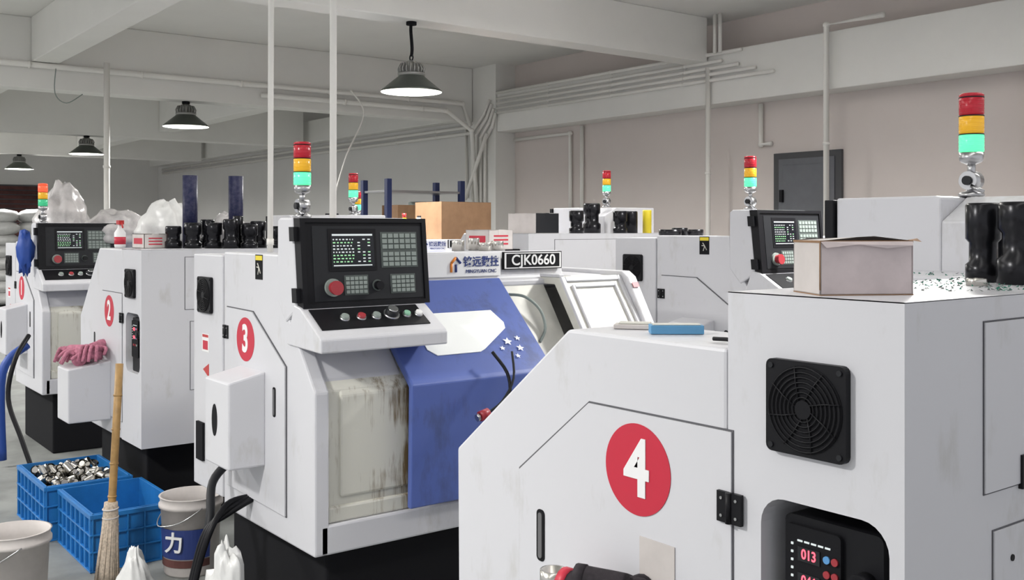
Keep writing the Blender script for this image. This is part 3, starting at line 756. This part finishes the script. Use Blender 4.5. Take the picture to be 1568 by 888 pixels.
def bucket(x,y,label=True):
    par=empty('plastic_bucket',(x,y,0))
    b=MB();H=.37
    b.rev((0,0,0),[(.118,0),(.125,.01),(.14,H-.05),(.150,H-.05),(.150,H-.035),(.142,H-.03),(.145,H-.004),(.150,H),(.138,H),(.132,H-.06),(.115,.02),(0,.02)],CARDW,40)
    b.rev((0,0,H-.10),[(.0,.0),(.13,.001)],DKGREY,40,cap=False)
    b.obj('shell',par,recalc=True)
    if label:
        b=MB();n=20
        for k in range(n):
            a=math.radians(-130+k*150/n);c=math.radians(-130+(k+1)*150/n)
            r0=.1315;r1=.1385
            b.poly([(r0*math.cos(a),r0*math.sin(a),.09),(r0*math.cos(c),r0*math.sin(c),.09),(r1*math.cos(c),r1*math.sin(c),.23),(r1*math.cos(a),r1*math.sin(a),.23)],NAVY)
            b.poly([(r0*math.cos(a),r0*math.sin(a),.05),(r0*math.cos(c),r0*math.sin(c),.05),(r0*math.cos(c),r0*math.sin(c),.085),(r0*math.cos(a),r0*math.sin(a),.085)],RUSTY)
        b.obj('label',par)
        text('力','label_text',(.085,-.113,.165),(math.pi/2,0,math.radians(37)),.10,LBLW,par,extrude=.003,offset=.002)
    b=MB();b.tube([(-.15,0,H-.04),(-.12,-.10,H-.10),(0,-.158,H-.13),(.12,-.10,H-.10),(.15,0,H-.04)],.003,CHROME,sub=5);b.obj('handle',par)
bucket(-4.83,1.74);bucket(-4.70,.93,False)
b=MB()
p0=Vector((-4.91,1.39,.32));p1=Vector((-4.945,1.437,1.01))
b.tube([p0-(p1-p0)*.1,p0,p0.lerp(p1,.5)+Vector((.004,0,0)),p1],.018,BAMB,n=14)
for f in(.1,.32,.55,.78): 
    q=p0.lerp(p1,f);b.tube([q,q+(p1-p0)*.012],.0205,BAMB,n=14)
b.tube([(-4.908,1.388,.37),(-4.90,1.38,.22),(-4.88,1.36,.015)],.030,STRAW,taper=.050,n=18,sub=4)
rr=random.Random(6)
for _ in range(90):
    a=rr.uniform(0,6.28);r=rr.uniform(.02,.052)
    b.tube([(-4.905+.028*math.cos(a),1.386+.028*math.sin(a),.33),(-4.88+r*1.1*math.cos(a),1.36+r*1.1*math.sin(a),.002)],.003,STRAW,n=5)
for z in(.26,.30,.34): b.ring((-4.905,1.385,z),(0.02,-.06,1),.034,.004,CARDW,n=20,m=6)
b.obj('broom')
def glove(b,c,ang,mt,cuff,s=1.0,curl=.02):
    c=Vector(c);f=Vector((math.cos(ang),math.sin(ang),0));l=Vector((-f.y,f.x,0))
    b.tube([c-f*.09*s,c-f*.05*s,c,c+f*.03*s],.036*s,mt,n=14,taper=.03*s,sub=3)
    b.blob(c,(.05*s,.05*s,.026*s),mt,.05,1,14)
    b.tube([c-f*.10*s,c-f*.075*s],.038*s,cuff,n=14)
    for k,(o,ln) in enumerate(((-.033,.055),(-.011,.07),(.011,.075),(.033,.062))):
        a=c+f*.03*s+l*o*s;e=a+f*ln*s+l*o*.5*s
        b.tube([a,(a+e)/2+Vector((0,0,.012*s)),e-Vector((0,0,curl*s))],.0105*s,mt,n=10,taper=.008*s,sub=4)
    a=c-f*.01*s+l*.035*s;b.tube([a,a+l*.03*s+f*.015*s,a+l*.035*s+f*.05*s-Vector((0,0,curl*.5*s))],.011*s,mt,n=10,taper=.008*s,sub=4)
zt=E-.79
b=MB();glove(b,(-6.30,1.63,zt+.03),2.6,PINKG,PINKG,1.1);glove(b,(-6.24,1.60,zt+.06),-2.0,PINKG,PINKG,1.1,.05);glove(b,(-6.20,1.66,zt+.09),-.7,PINKG,PINKG,1.1,.06);glove(b,(-6.32,1.58,zt+.07),-2.6,PINKG,PINKG,1.1,.06)
b.obj('work_gloves')
zt=E-.745
b=MB();glove(b,(-1.50,1.36,zt+.02),.2,DARKG,REDST,.85);glove(b,(-1.46,1.37,zt+.045),.5,DARKG,DARKG,.8)
b.obj('work_gloves')
b=MB();b.rev((-1.635,1.36,zt-.015),[(.027,0),(.029,.02),(.029,.045),(.024,.045),(.022,.01),(0,.01)],STEEL,28);b.obj('steel_cup')
b=MB();b.box(-1.455,-1.36,1.4335,1.4355,E-.76,E-.615,CARDW);b.obj('paper_note')
b=MB()
b.tube([(-3.31,2.43,E-.50),(-3.25,2.46,E-.58),(-3.22,2.45,E-.66),(-3.22,2.40,E-.72)],.007,BLACK,sub=4)
b.tube([(-3.27,2.50,E-.50),(-3.22,2.47,E-.60),(-3.20,2.40,E-.68),(-3.20,2.33,E-.72)],.005,DKGREY,sub=4)
b.cyl((-3.20,2.33,E-.72),(-3.20,2.29,E-.73),.020,REDG);b.cyl((-3.20,2.29,E-.73),(-3.20,2.275,E-.735),.014,CHROME)
b.obj('air_gun')
b=MB()
b.tube([(-4.13,1.66,E-.98),(-4.08,1.56,E-1.05),(-3.96,1.50,E-1.18),(-3.96,1.44,E-1.39),(-3.98,1.42,.02)],.018,DKGREY,sub=6)
for k in range(3):
    b.tube([(-3.96+.02*k,1.67,E-1.10),(-3.93,1.56,E-1.11-.02*k),(-3.88-.02*k,1.47,E-1.20),(-3.90-.02*k,1.42,E-1.39),(-3.86-.03*k,1.36,.02)],.012,BLACK,sub=6)
b.obj('coolant_hoses')
b=MB();b.tube([(-7.7,1.62,E-.75),(-7.55,1.5,E-.9),(-7.5,1.45,E-1.15),(-7.35,1.5,.25),(-7.2,1.55,.02)],.016,BLACK,sub=6)
b.tube([(-7.75,1.62,E-.82),(-7.7,1.45,E-1.0),(-7.7,1.45,.05)],.03,BHOSE,sub=6);b.obj('air_hoses')
b=MB();b.blob((-8.02,1.66,E-.17),(.05,.05,.16),BHOSE,.2,5,18);b.obj('blue_rag')

w=bpy.data.worlds.new('world');sc.world=w;w.use_nodes=True
bg=w.node_tree.nodes['Background'];bg.inputs[0].default_value=(.95,.96,1,1);bg.inputs[1].default_value=.76

cd=bpy.data.cameras.new('camera');cam=bpy.data.objects.new('camera',cd);COL.objects.link(cam)
cam.location=(0,0,E);cam.rotation_euler=(math.pi/2,0,math.radians(52.6))
cd.sensor_width=36;cd.lens=36*1550/1568;cd.shift_y=-94/1568;cd.clip_start=.05;cd.clip_end=100
sc.camera=cam
